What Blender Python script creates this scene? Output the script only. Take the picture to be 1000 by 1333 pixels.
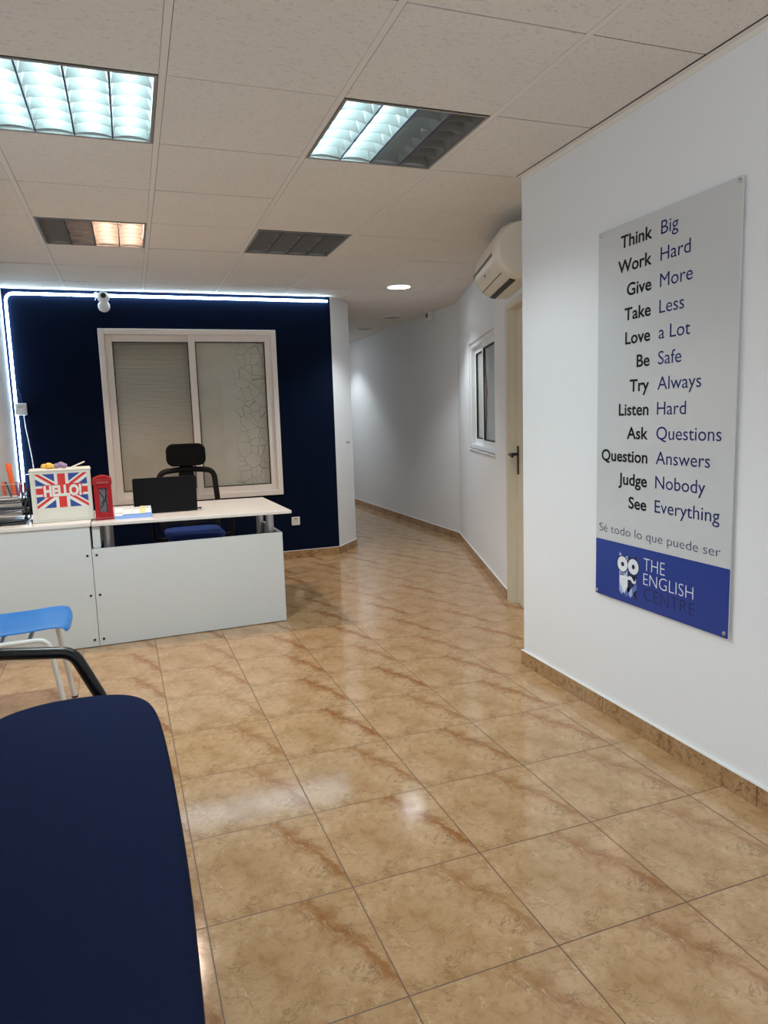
import bpy, bmesh, math, random
from mathutils import Vector, Matrix
random.seed(7)
PI = math.pi
sc = bpy.context.scene
for o in list(bpy.data.objects): bpy.data.objects.remove(o)

# ---------------------------------------------------------------- camera, world, lights, exposure
HC, CE = 1.309, 2.4313                      # eye height, ceiling height
cam_d = bpy.data.cameras.new('camera'); cam = bpy.data.objects.new('camera', cam_d)
sc.collection.objects.link(cam); sc.camera = cam
pitch, roll, yaw, FPX = -0.1338, -0.0318, 0.3384, 918.12
fw = Vector((math.sin(yaw)*math.cos(pitch), math.cos(yaw)*math.cos(pitch), math.sin(pitch)))
r0 = Vector((math.cos(yaw), -math.sin(yaw), 0)); u0 = r0.cross(fw)
rt = r0*math.cos(roll) + u0*math.sin(roll); up = -r0*math.sin(roll) + u0*math.cos(roll)
M = Matrix((rt, up, -fw)).transposed().to_4x4(); M.translation = (0, 0, HC)
cam.matrix_world = M
cam_d.sensor_fit = 'VERTICAL'; cam_d.sensor_height = 36.0
cam_d.lens = FPX/1333*36.0; cam_d.clip_start = 0.05; cam_d.clip_end = 100

sc.view_settings.view_transform = 'Standard'
sc.view_settings.look = 'None'
sc.view_settings.gamma = 1.0
sc.view_settings.use_curve_mapping = False
sc.view_settings.exposure = 0.74

w = bpy.data.worlds.new('world'); sc.world = w; w.use_nodes = True
bg = w.node_tree.nodes['Background']; bg.inputs[0].default_value = (0.85, 0.93, 1.0, 1); bg.inputs[1].default_value = 1.6

DAY = 17.0                                   # daylight lamp outside an added window in the left wall, unseen behind the viewer
ld = bpy.data.lights.new('daylight', 'AREA'); ld.shape = 'RECTANGLE'; ld.size = 2.1; ld.size_y = 2.1
ld.energy = DAY; ld.color = (0.93, 0.97, 1.0)
lo = bpy.data.objects.new('daylight', ld); sc.collection.objects.link(lo)
lo.location = (-.99, -1.15, 1.15); lo.rotation_euler = Vector((1, 0, 0)).to_track_quat('-Z', 'Z').to_euler()

TUBE_COOL, TUBE_WARM, LED_E, DOWN_E = 13.0, 19.0, 12.0, 10.0
SPOT_W = 37.0
BAY_W = {'cool': 12.0, 'warm': 23.0}            # downward light of one lit louvre bay

# ---------------------------------------------------------------- materials
def new_mat(name):
    m = bpy.data.materials.new(name); m.use_nodes = True
    return m, m.node_tree, m.node_tree.nodes['Principled BSDF']
def pm(name, col, rough=0.5, metal=0.0, spec=0.5, bump=0.0, bscale=200.0, var=0.0, vscale=6.0, coat=0.0, alpha=None, sheen=0.0, emit=None):
    m, t, b = new_mat(name)
    b.inputs['Base Color'].default_value = (*col, 1); b.inputs['Roughness'].default_value = rough
    b.inputs['Metallic'].default_value = metal; b.inputs['Specular IOR Level'].default_value = spec
    b.inputs['Coat Weight'].default_value = coat
    if sheen: b.inputs['Sheen Weight'].default_value = sheen; b.inputs['Sheen Roughness'].default_value = .5
    tc = t.nodes.new('ShaderNodeTexCoord')
    if var:
        n = t.nodes.new('ShaderNodeTexNoise'); n.inputs['Scale'].default_value = vscale; n.inputs['Detail'].default_value = 4
        t.links.new(tc.outputs['Object'], n.inputs['Vector'])
        mx = t.nodes.new('ShaderNodeMix'); mx.data_type = 'RGBA'
        mx.inputs[6].default_value = (*[c*(1-var) for c in col], 1); mx.inputs[7].default_value = (*[min(1, c*(1+var)) for c in col], 1)
        t.links.new(n.outputs['Fac'], mx.inputs[0]); t.links.new(mx.outputs[2], b.inputs['Base Color'])
    if bump:
        n = t.nodes.new('ShaderNodeTexNoise'); n.inputs['Scale'].default_value = bscale; n.inputs['Detail'].default_value = 3
        t.links.new(tc.outputs['Object'], n.inputs['Vector'])
        bp = t.nodes.new('ShaderNodeBump'); bp.inputs['Strength'].default_value = bump; bp.inputs['Distance'].default_value = .002
        t.links.new(n.outputs['Fac'], bp.inputs['Height']); t.links.new(bp.outputs['Normal'], b.inputs['Normal'])
    if emit:
        b.inputs['Emission Color'].default_value = (*emit[0], 1); b.inputs['Emission Strength'].default_value = emit[1]
    return m
def nd(t, kind, **kw):
    n = t.nodes.new(kind)
    for k, v in kw.items(): setattr(n, k, v)
    return n
def mth(t, op, a, b=None, c=None, clamp=False):
    n = t.nodes.new('ShaderNodeMath'); n.operation = op; n.use_clamp = clamp
    for i, v in enumerate((a, b, c)):
        if v is None: continue
        if isinstance(v, (int, float)): n.inputs[i].default_value = v
        else: t.links.new(v, n.inputs[i])
    return n.outputs[0]
def mixc(t, fac, a, b):
    n = t.nodes.new('ShaderNodeMix'); n.data_type = 'RGBA'
    for i, v in ((0, fac), (6, a), (7, b)):
        if isinstance(v, tuple): n.inputs[i].default_value = (*v, 1)
        elif isinstance(v, (int, float)): n.inputs[i].default_value = v
        else: t.links.new(v, n.inputs[i])
    return n.outputs[2]
def ramp(t, val, lo, hi):
    n = t.nodes.new('ShaderNodeMapRange'); n.inputs['From Min'].default_value = lo; n.inputs['From Max'].default_value = hi
    t.links.new(val, n.inputs['Value']); return n.outputs[0]

def stone(name, tiles=True):
    """polished tan marble-print ceramic; the same print on every floor tile"""
    m, t, b = new_mat(name)
    tc = nd(t, 'ShaderNodeTexCoord')
    mp = nd(t, 'ShaderNodeMapping', vector_type='TEXTURE')
    mp.inputs['Location'].default_value = (-.3031, 1.3409, 0); mp.inputs['Rotation'].default_value = (0, 0, .0181)
    mp.inputs['Scale'].default_value = (.4017, .409, .4)
    t.links.new(tc.outputs['Object'], mp.inputs['Vector'])
    fr = nd(t, 'ShaderNodeVectorMath', operation='FRACTION'); t.links.new(mp.outputs[0], fr.inputs[0])
    fl = nd(t, 'ShaderNodeVectorMath', operation='FLOOR'); t.links.new(mp.outputs[0], fl.inputs[0])
    wn = nd(t, 'ShaderNodeTexWhiteNoise'); t.links.new(fl.outputs[0], wn.inputs['Vector'])
    sp = nd(t, 'ShaderNodeSeparateXYZ'); t.links.new(fr.outputs[0], sp.inputs[0])
    u, v = sp.outputs[0], sp.outputs[1]
    base = fr.outputs[0] if tiles else mp.outputs[0]
    def noise(scale, detail, dist, off, rough=.55, sx=1., vec=base):
        q = nd(t, 'ShaderNodeMapping'); q.inputs['Location'].default_value = off; q.inputs['Scale'].default_value = (scale*sx, scale, scale)
        q.inputs['Rotation'].default_value = (0, 0, .5)
        t.links.new(vec, q.inputs['Vector'])
        n = nd(t, 'ShaderNodeTexNoise'); n.inputs['Scale'].default_value = 1; n.inputs['Detail'].default_value = detail
        n.inputs['Distortion'].default_value = dist; n.inputs['Roughness'].default_value = rough
        t.links.new(q.outputs[0], n.inputs['Vector']); return n.outputs['Fac']
    big = noise(2.2, 5, .6, (3, 1, 0)); mid = noise(7, 8, .8, (7, 2, 0), .65)
    fine = noise(40, 4, .2, (1, 5, 0)); own = noise(1.4, 4, .6, (2, 2, 9), .55, 1., mp.outputs[0])
    col = mixc(t, ramp(t, big, .36, .64), (.54, .355, .195), (.43, .262, .120))
    col = mixc(t, mth(t, 'MULTIPLY', ramp(t, own, .35, .7), .45), col, (.60, .395, .22))
    col = mixc(t, mth(t, 'MULTIPLY', ramp(t, mid, .48, .66), .65), col, (.36, .195, .075))
    col = mixc(t, mth(t, 'MULTIPLY', ramp(t, fine, .52, .72), .38), col, (.33, .19, .09))
    # orange brown streak running down the right side of the print
    wob = noise(5, 5, .6, (9, 4, 0))
    line = mth(t, 'ADD', mth(t, 'SUBTRACT', mth(t, 'ADD', mth(t, 'MULTIPLY', u, .92), mth(t, 'MULTIPLY', v, .40)), .985), mth(t, 'MULTIPLY', mth(t, 'SUBTRACT', wob, .5), .30))
    band = mth(t, 'SUBTRACT', 1.0, mth(t, 'MULTIPLY', mth(t, 'ABSOLUTE', line), 10.0), clamp=True)
    band = mth(t, 'MULTIPLY', band, ramp(t, mid, .36, .50))
    band = mth(t, 'MULTIPLY', band, mth(t, 'ADD', .45, mth(t, 'MULTIPLY', wn.outputs['Value'], .6)))
    col = mixc(t, mth(t, 'MULTIPLY', band, .95), col, (.30, .115, .03))
    # thin dark and pale veins
    def vein(scale, det, dist, off, width, sx=1.0):
        f = noise(scale, det, dist, off, .6, sx)
        return mth(t, 'SUBTRACT', 1.0, mth(t, 'DIVIDE', mth(t, 'ABSOLUTE', mth(t, 'SUBTRACT', f, .5)), width), clamp=True)
    dv = mth(t, 'MULTIPLY', vein(3.6, 7, .5, (4, 8, 1), .012, .8), ramp(t, noise(3.5, 2, 0, (8, 8, 2)), .44, .56))
    col = mixc(t, mth(t, 'MULTIPLY', dv, .55), col, (.15, .085, .045))
    lv = mth(t, 'MULTIPLY', vein(2.2, 4, .3, (1, 3, 6), .007, 1.3), ramp(t, noise(4.5, 2, 0, (3, 9, 5)), .50, .58))
    col = mixc(t, mth(t, 'MULTIPLY', lv, .45), col, (.74, .58, .40))
    sk = ramp(t, noise(19, 5, 1.2, (6, 6, 3), .7, .7), .60, .70)
    col = mixc(t, mth(t, 'MULTIPLY', sk, .38), col, (.20, .12, .065))
    rough = mth(t, 'ADD', .05, mth(t, 'MULTIPLY', noise(9, 6, .3, (5, 5, 5), .6, 1, mp.outputs[0]), .14))
    if tiles:
        du = mth(t, 'MINIMUM', u, mth(t, 'SUBTRACT', 1.0, u)); dvv = mth(t, 'MINIMUM', v, mth(t, 'SUBTRACT', 1.0, v))
        g = mth(t, 'LESS_THAN', mth(t, 'MINIMUM', du, dvv), .0042)
        col = mixc(t, g, col, (.13, .07, .04)); rough = mth(t, 'ADD', rough, mth(t, 'MULTIPLY', g, .4))
        h = mth(t, 'SUBTRACT', mth(t, 'MULTIPLY', noise(30, 5, .3, (2, 7, 7), .6, 1, mp.outputs[0]), .06), mth(t, 'MULTIPLY', g, 1.0))
        bp = nd(t, 'ShaderNodeBump'); bp.inputs['Strength'].default_value = .35; bp.inputs['Distance'].default_value = .0015
        t.links.new(h, bp.inputs['Height']); t.links.new(bp.outputs[0], b.inputs['Normal'])
    else:
        col = mixc(t, .35, col, (.20, .11, .045)); col = mixc(t, mth(t, 'MULTIPLY', ramp(t, noise(14, 5, 1.0, (3, 3, 3), .65), .5, .62), .7), col, (.16, .085, .035))
    t.links.new(col, b.inputs['Base Color']); t.links.new(rough, b.inputs['Roughness'])
    b.inputs['Specular IOR Level'].default_value = .6
    return m

def ceiling_mat():
    m, t, b = new_mat('mineral_fibre_tile')
    tc = nd(t, 'ShaderNodeTexCoord')
    def noise(s, det, sx, off=(0, 0, 0)):
        q = nd(t, 'ShaderNodeMapping'); q.inputs['Scale'].default_value = (s*sx, s, s); q.inputs['Location'].default_value = off
        t.links.new(tc.outputs['Object'], q.inputs['Vector'])
        n = nd(t, 'ShaderNodeTexNoise'); n.inputs['Scale'].default_value = 1; n.inputs['Detail'].default_value = det; n.inputs['Distortion'].default_value = .4
        t.links.new(q.outputs[0], n.inputs['Vector']); return n.outputs['Fac']
    fis = ramp(t, noise(150, 2, .38), .58, .68)
    patch = noise(3, 3, 1, (4, 4, 0))
    col = mixc(t, patch, (.73, .695, .645), (.79, .755, .705))
    col = mixc(t, mth(t, 'MULTIPLY', fis, .45), col, (.48, .45, .40))
    t.links.new(col, b.inputs['Base Color']); b.inputs['Roughness'].default_value = .95; b.inputs['Specular IOR Level'].default_value = .2
    bp = nd(t, 'ShaderNodeBump'); bp.inputs['Strength'].default_value = .4; bp.inputs['Distance'].default_value = .002
    t.links.new(mth(t, 'SUBTRACT', 1.0, fis), bp.inputs['Height']); t.links.new(bp.outputs[0], b.inputs['Normal'])
    return m

def glass_mat(name, tint=(1, 1, 1), ior=1.5):
    m = bpy.data.materials.new(name); m.use_nodes = True; t = m.node_tree; t.nodes.clear()
    out = nd(t, 'ShaderNodeOutputMaterial'); tr = nd(t, 'ShaderNodeBsdfTransparent'); tr.inputs[0].default_value = (*tint, 1)
    gl = nd(t, 'ShaderNodeBsdfGlossy'); gl.inputs['Roughness'].default_value = .015
    lw = nd(t, 'ShaderNodeLayerWeight'); lw.inputs['Blend'].default_value = .5
    f0 = ((ior-1)/(ior+1))**2
    fr = mth(t, 'ADD', f0, mth(t, 'MULTIPLY', 1-f0, mth(t, 'POWER', lw.outputs['Facing'], 5.0)))
    mx = nd(t, 'ShaderNodeMixShader'); t.links.new(fr, mx.inputs[0]); t.links.new(tr.outputs[0], mx.inputs[1]); t.links.new(gl.outputs[0], mx.inputs[2])
    t.links.new(mx.outputs[0], out.inputs[0]); return m
def mesh_fabric(name, col, alpha):
    m = bpy.data.materials.new(name); m.use_nodes = True; t = m.node_tree; b = t.nodes['Principled BSDF']
    b.inputs['Base Color'].default_value = (*col, 1); b.inputs['Roughness'].default_value = .8; b.inputs['Alpha'].default_value = alpha
    return m
def film_mat():
    """frosted film with a crackle-branch print along its right side"""
    m, t, b = new_mat('frosted_film')
    tc = nd(t, 'ShaderNodeTexCoord')
    vo = nd(t, 'ShaderNodeTexVoronoi', feature='DISTANCE_TO_EDGE'); vo.inputs['Scale'].default_value = 11
    ns = nd(t, 'ShaderNodeTexNoise'); ns.inputs['Scale'].default_value = 5; ns.inputs['Detail'].default_value = 3
    t.links.new(tc.outputs['Object'], ns.inputs['Vector'])
    mxv = nd(t, 'ShaderNodeMix', data_type='RGBA'); mxv.inputs[0].default_value = .06
    t.links.new(tc.outputs['Object'], mxv.inputs[6]); t.links.new(ns.outputs['Color'], mxv.inputs[7]); t.links.new(mxv.outputs[2], vo.inputs['Vector'])
    line = mth(t, 'LESS_THAN', vo.outputs['Distance'], .022)
    sp = nd(t, 'ShaderNodeSeparateXYZ'); t.links.new(tc.outputs['Object'], sp.inputs[0])
    side = ramp(t, sp.outputs[0], .86, .97)
    fac = mth(t, 'MULTIPLY', mth(t, 'MULTIPLY', line, side, clamp=True), .75)
    col = mixc(t, ramp(t, ns.outputs['Fac'], .3, .7), (.60, .58, .52), (.67, .65, .59))
    t.links.new(mixc(t, fac, col, (.26, .25, .21)), b.inputs['Base Color']); b.inputs['Roughness'].default_value = .6
    return m
def torn_mat():
    m, t, b = new_mat('frosted_paper')
    tc = nd(t, 'ShaderNodeTexCoord'); ns = nd(t, 'ShaderNodeTexNoise'); ns.inputs['Scale'].default_value = 5; ns.inputs['Detail'].default_value = 5
    t.links.new(tc.outputs['Object'], ns.inputs['Vector'])
    t.links.new(mixc(t, ramp(t, ns.outputs['Fac'], .4, .62), (.66, .71, .71), (.78, .82, .82)), b.inputs['Base Color']); b.inputs['Roughness'].default_value = .5
    return m

MT = dict(
    floor=stone('marble_tile_floor'), skirt=stone('marble_skirting', False), tile=ceiling_mat(),
    bar=pm('ceiling_bar', (.76, .73, .68), .6), gap=pm('void_and_gap_shade', (.02, .02, .02), .9),
    wall=pm('white_wall_paint', (.775, .795, .815), .75, spec=.3, bump=.12, bscale=60),
    navy=pm('navy_wall_paint', (.0020, .0068, .024), .85, spec=.08, bump=.2, bscale=90),
    caulk=pm('skirting_caulk', (.78, .78, .77), .7),
    frame=pm('cream_window_frame', (.85, .81, .77), .4), gasket=pm('black_gasket', (.012, .012, .012), .6),
    alu=pm('white_aluminium', (.80, .82, .83), .35), glass=glass_mat('window_glass', (.95, .96, .95), 1.33),
    slat=pm('blind_slat', (.90, .83, .74), .55), film=film_mat(), paper=torn_mat(), torn=pm('torn_brown_paper', (.20, .13, .10), .8, var=.3),
    door=pm('cream_door_paint', (.66, .60, .47), .45), black=pm('black_plastic', (.006, .006, .007), .55, spec=.2), blacks=pm('matt_black_lid', (.005, .005, .006), .6, spec=.15),
    blackm=pm('black_metal', (.008, .008, .009), .3, spec=.45),
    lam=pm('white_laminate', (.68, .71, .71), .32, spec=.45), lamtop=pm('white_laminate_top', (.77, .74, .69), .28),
    edge=pm('grey_edge_band', (.52, .53, .52), .4), screw=pm('dark_screw', (.03, .03, .03), .4, .6),
    silver=pm('silver_post', (.52, .53, .55), .34, .85), steel=pm('steel', (.6, .6, .6), .3, 1.0),
    louv=pm('aluminium_louvre', (.36, .35, .33), .42, .6, spec=.5), divl=pm('louvre_divider', (.05, .06, .13), .4, .6), housing=pm('luminaire_housing', (.6, .6, .6), .5),
    tubeoff=pm('unlit_tube', (.55, .55, .55), .4),
    cool=pm('lit_cool_tube', (.9, .95, 1), .5, emit=((.58, .90, 1.0), TUBE_COOL)),
    warm=pm('lit_warm_tube', (1, .9, .8), .5, emit=((1.0, .64, .47), TUBE_WARM)),
    led=pm('led_light', (.9, .95, 1), .5, emit=((.60, .82, 1.0), LED_E)),
    down=pm('downlight_lens', (1, 1, 1), .5, emit=((.93, .97, 1.0), DOWN_E)), downoff=pm('unlit_lens', (.36, .34, .31), .5),
    plast=pm('white_plastic', (.76, .76, .75), .35), greyp=pm('grey_plastic', (.32, .32, .33), .5),
    ac=pm('aged_white_plastic', (.74, .69, .58), .38), acs=pm('air_outlet_dark', (.02, .018, .015), .6), aco=pm('olive_slot', (.12, .105, .075), .6),
    postw=pm('poster_white_acrylic', (.57, .59, .60), .10, spec=.5), postb=pm('poster_blue', (.018, .048, .27), .14, spec=.3),
    txtk=pm('black_print', (.003, .003, .005), .3, spec=.2), txtb=pm('blue_print', (.010, .018, .12), .3, spec=.2), txtg=pm('slate_print', (.040, .058, .125), .3, spec=.2),
    logow=pm('logo_white', (.75, .79, .86), .25), logon=pm('logo_navy', (.008, .014, .075), .25), logol=pm('logo_pale_blue', (.34, .45, .72), .25), logom=pm('logo_mid_blue', (.10, .17, .46), .25),
    fab=pm('navy_fabric', (.010, .0165, .052), .95, spec=.06, bump=1.0, bscale=600, var=.3, vscale=420),
    chairb=pm('bright_blue_plastic', (.004, .165, .50), .3, spec=.25), white_tube=pm('white_tube_paint', (.74, .74, .70), .3),
    seatb=pm('royal_blue_fabric', (.012, .05, .26), .9, bump=.4, bscale=500), mesh=mesh_fabric('black_mesh_fabric', (.02, .02, .02), .30),
    blackf=pm('black_fabric', (.006, .006, .007), .95, spec=.1, bump=.4, bscale=500),
    boxw=pm('cream_painted_wood', (.72, .71, .62), .5, bump=.1, bscale=40), red=pm('flag_red', (.66, .035, .03), .5), blue=pm('flag_blue', (.022, .065, .30), .5), white=pm('print_white', (.78, .78, .73), .5),
    tred=pm('phone_box_red', (.36, .008, .012), .4, spec=.3), tredd=pm('phone_box_dark_red', (.30, .008, .014), .35), pane=pm('mirror_pane', (.20, .175, .20), .25, .3), gold=pm('pale_sign', (.55, .25, .2), .5),
    noteb=pm('light_blue_card', (.17, .32, .68), .5), notew=pm('white_card', (.78, .77, .74), .6), notey=pm('yellow_card', (.78, .68, .30), .6), ink=pm('grey_ink', (.25, .24, .24), .7),
    trayk=pm('black_wire_tray', (.010, .010, .011), .35, spec=.4), traym=pm('grey_metal_tray', (.07, .07, .075), .35, .6),
    sheet=pm('paper_sheets', (.76, .75, .73), .7), acry=glass_mat('clear_acrylic', (.93, .93, .93), 1.45), rim=pm('acrylic_rim', (.45, .44, .43), .3),
    orange=pm('orange_plastic', (.85, .13, .015), .35), purple=pm('violet_plastic', (.16, .08, .30), .4), redp=pm('red_plastic', (.60, .03, .03), .4), navp=pm('dark_plastic', (.03, .03, .06), .4),
    yellow=pm('yellow_plush', (.80, .50, .10), .8, bump=.5, bscale=150, var=.2, vscale=40), lilac=pm('lilac_plush', (.28, .22, .36), .85, bump=.5, bscale=150, var=.3, vscale=40),
    stick=pm('pale_stick', (.66, .62, .55), .5),
)

# ---------------------------------------------------------------- mesh helpers
class MB:
    def __init__(s): s.bm = bmesh.new(); s.mi = 0
    def _f(s, vs):
        try: f = s.bm.faces.new(vs); f.material_index = s.mi; return f
        except ValueError: return None
    def box(s, x0, x1, y0, y1, z0, z1):
        v = [s.bm.verts.new(p) for p in ((x0,y0,z0),(x1,y0,z0),(x1,y1,z0),(x0,y1,z0),(x0,y0,z1),(x1,y0,z1),(x1,y1,z1),(x0,y1,z1))]
        for q in ((3,2,1,0),(4,5,6,7),(0,1,5,4),(1,2,6,5),(2,3,7,6),(3,0,4,7)): s._f([v[i] for i in q])
        return s
    def prism(s, poly, vec):
        """extrude a planar 3D polygon along vec"""
        vec = Vector(vec); a = [s.bm.verts.new(p) for p in poly]; b = [s.bm.verts.new(Vector(p)+vec) for p in poly]
        s._f(a[::-1]); s._f(b); n = len(a)
        for i in range(n): s._f([a[i], a[(i+1) % n], b[(i+1) % n], b[i]])
        return s
    def slab(s, poly2, z0, z1): return s.prism([(x, y, z0) for x, y in poly2], (0, 0, z1-z0))
    def tube(s, pts, r, seg=12, closed=False, flat=None):
        """sweep a circle (or ellipse: flat=(rx,ry)) along a polyline"""
        pts = [Vector(p) for p in pts]; n = len(pts); rings = []; prev = None
        for i, p in enumerate(pts):
            a = pts[i-1] if (i > 0 or closed) else p; b = pts[(i+1) % n] if (i < n-1 or closed) else p
            d = (b-a).normalized()
            if prev is None:
                ref = Vector((0, 0, 1)) if abs(d.z) < .9 else Vector((1, 0, 0))
                x = ref.cross(d).normalized()
            else: x = (prev - d*prev.dot(d)).normalized()
            prev = x; y = d.cross(x)
            rr = r[i] if isinstance(r, (list, tuple)) else r
            rx, ry = flat if flat else (rr, rr)
            rings.append([s.bm.verts.new(p + x*rx*math.cos(2*PI*k/seg) + y*ry*math.sin(2*PI*k/seg)) for k in range(seg)])
        m = n if closed else n-1
        for i in range(m):
            A, B = rings[i], rings[(i+1) % n]
            for k in range(seg): s._f([A[k], A[(k+1) % seg], B[(k+1) % seg], B[k]])
        if not closed: s._f(rings[0][::-1]); s._f(rings[-1])
        return s
    def lathe(s, prof, center=(0, 0, 0), seg=32, axis='Z'):
        c = Vector(center); rings = []
        for r, h in prof:
            ring = []
            for k in range(seg):
                a = 2*PI*k/seg; p = Vector((r*math.cos(a), r*math.sin(a), h))
                if axis == 'Y': p = Vector((p.x, p.z, p.y))
                if axis == 'X': p = Vector((p.z, p.y, p.x))
                ring.append(s.bm.verts.new(c+p))
            rings.append(ring)
        for A, B in zip(rings, rings[1:]):
            for k in range(seg): s._f([A[k], A[(k+1) % seg], B[(k+1) % seg], B[k]])
        s._f(rings[0][::-1]); s._f(rings[-1]); return s
    def ball(s, c, r, sx=1, sy=1, sz=1, sub=3):
        g = bmesh.ops.create_icosphere(s.bm, subdivisions=sub, radius=r)
        for v in g['verts']: v.co = Vector((v.co.x*sx, v.co.y*sy, v.co.z*sz)) + Vector(c)
        return s
    def build(s, name, mat, parent=None, bevel=0, smooth=False, subd=0, seg=2):
        bmesh.ops.recalc_face_normals(s.bm, faces=s.bm.faces[:])
        me = bpy.data.meshes.new(name); s.bm.to_mesh(me); s.bm.free()
        for m in (mat if isinstance(mat, (list, tuple)) else [mat]): me.materials.append(m)
        if smooth:
            for p in me.polygons: p.use_smooth = True
            me.set_sharp_from_angle(angle=math.radians(40))
        o = bpy.data.objects.new(name, me); sc.collection.objects.link(o)
        if parent: o.parent = parent
        if bevel:
            b = o.modifiers.new('bevel', 'BEVEL'); b.width = bevel; b.segments = seg; b.limit_method = 'ANGLE'; b.angle_limit = math.radians(40)
        if subd:
            b = o.modifiers.new('subd', 'SUBSURF'); b.levels = subd; b.render_levels = subd
        return o
def tag(o, label, cat, group=None):
    o['label'] = label; o['category'] = cat
    if group: o['group'] = group
    return o
def thing(name, label, cat, loc=(0, 0, 0), rz=0, group=None):
    o = bpy.data.objects.new(name, None); sc.collection.objects.link(o); o.empty_display_size = .1
    o.location = loc; o.rotation_euler = (0, 0, rz)
    return tag(o, label, cat, group)
def struct(o): o['kind'] = 'structure'; return o
def lab(o, label): o['label'] = label; return o
def arc(c, r, a0, a1, n, ax, ay):
    c = Vector(c); ax = Vector(ax); ay = Vector(ay)
    return [c + ax*(r*math.cos(a0+(a1-a0)*i/n)) + ay*(r*math.sin(a0+(a1-a0)*i/n)) for i in range(n+1)]
def fillet(pts, r, n=8):
    """round the inner corners of a polyline"""
    pts = [Vector(p) for p in pts]; out = [pts[0]]
    for i in range(1, len(pts)-1):
        p = pts[i]; a = (pts[i-1]-p); b = (pts[i+1]-p); ang = a.angle(b); d = min(r/math.tan(ang/2), a.length*.49, b.length*.49)
        A = p + a.normalized()*d; B = p + b.normalized()*d
        for k in range(n+1):
            q = k/n; out.append(A*(1-q)**2 + p*2*q*(1-q) + B*q*q)
    out.append(pts[-1]); return out
def rrect(x0, x1, y0, y1, r, n=6):
    out = []
    for cx, cy, a in ((x1-r, y0+r, -PI/2), (x1-r, y1-r, 0), (x0+r, y1-r, PI/2), (x0+r, y0+r, PI)):
        for k in range(n+1): out.append((cx+r*math.cos(a+PI/2*k/n), cy+r*math.sin(a+PI/2*k/n)))
    return out
# lettering: built from the built-in font, returned as 2D triangles/faces
_tc = {}
def glyphs(s, off=0.0):
    key = (s, off)
    if key in _tc: return _tc[key]
    cu = bpy.data.curves.new('txt', 'FONT'); cu.body = s; cu.size = 1; cu.offset = off; cu.resolution_u = 4; cu.fill_mode = 'FRONT'
    ob = bpy.data.objects.new('txt', cu); sc.collection.objects.link(ob)
    bpy.context.view_layer.update()
    me = bpy.data.meshes.new_from_object(ob.evaluated_get(bpy.context.evaluated_depsgraph_get()))
    vs = [tuple(v.co[:2]) for v in me.vertices]; fs = [tuple(p.vertices) for p in me.polygons]
    bpy.data.objects.remove(ob); bpy.data.curves.remove(cu); bpy.data.meshes.remove(me)
    _tc[key] = (vs, fs); return vs, fs
CAP = {}
def cap(off):
    if off not in CAP: CAP[off] = max(v[1] for v in glyphs('H', off)[0])
    return CAP[off]
def letters(mb, s, x, base, h, place, align='L', width=None, off=0.0, sx=1.0):
    """put string s at x / baseline with cap height h; place(u, v) -> 3D point"""
    vs, fs = glyphs(s, off); k = h/cap(off)
    x0 = min(v[0] for v in vs); x1 = max(v[0] for v in vs)
    kx = width/(x1-x0) if width else k*sx
    o = x - (x0*kx if align == 'L' else x1*kx if align == 'R' else (x0+x1)/2*kx)
    bv = [mb.bm.verts.new(place(o+v[0]*kx, base+v[1]*k)) for v in vs]
    for f in fs: mb._f([bv[i] for i in f])
def clip(poly, x0, x1, y0, y1):
    def half(ps, inside, cut):
        out = []
        for i, p in enumerate(ps):
            q = ps[(i+1) % len(ps)]
            if inside(p): out.append(p)
            if inside(p) != inside(q): out.append(cut(p, q))
        return out
    def cx(X): return lambda p, q: (X, p[1]+(q[1]-p[1])*(X-p[0])/(q[0]-p[0]))
    def cy(Y): return lambda p, q: (p[0]+(q[0]-p[0])*(Y-p[1])/(q[1]-p[1]), Y)
    for ins, cut in ((lambda p: p[0] >= x0-1e-9, cx(x0)), (lambda p: p[0] <= x1+1e-9, cx(x1)), (lambda p: p[1] >= y0-1e-9, cy(y0)), (lambda p: p[1] <= y1+1e-9, cy(y1))):
        poly = half(poly, ins, cut)
        if not poly: return []
    return poly

# ---------------------------------------------------------------- structure
XL, XR, YB, YF = -.905, 1.855, 6.53, -2.3         # left wall, right wall, blue wall, front wall
E0 = Vector((2.043, 3.13)); BEND = Vector((3.19, 6.66)); DE = (BEND-E0).normalized(); DN = Vector((-DE.y, DE.x))
DL = (BEND-E0).length
def dw(t, off, z): p = E0 + DE*t + DN*off; return Vector((p.x, p.y, z))
def dbox(mb, t0, t1, o0, o1, z0, z1):
    mb.prism([dw(t0, o0, z0), dw(t1, o0, z0), dw(t1, o1, z0), dw(t0, o1, z0)], (0, 0, z1-z0))
YE = 12.0
struct(MB().box(XL-.1, 3.6, YF-.15, YE+.1, -.1, 0).build('floor', MT['floor']))
struct(MB().box(XL-.1, XL, 0, YB+.1, 0, CE+.1).box(XL-.1, XL, YF, -2.25, 0, CE+.1).box(XL-.1, XL, -2.25, 0, 2.2, CE+.1).box(XL-.1, XL, -2.25, 0, 0, .1).build('wall_left', MT['wall']))  # opening behind the viewer is added to let the daylight lamp in
struct(MB().box(XR, 2.06, YF, 3.13, 0, CE+.1).build('wall_right', MT['wall'], bevel=.004))
WX0, WX1, WZ0, WZ1 = -.205, 1.300, .622, 2.122     # window in the blue wall
mb = MB()
mb.box(XL, WX0, YB, YB+.1, 0, CE+.1).box(WX1, 1.828, YB, YB+.1, 0, CE+.1).box(WX0, WX1, YB, YB+.1, 0, WZ0).box(WX0, WX1, YB, YB+.1, WZ1, CE+.1)
struct(mb.build('wall_back', MT['navy']))
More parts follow.
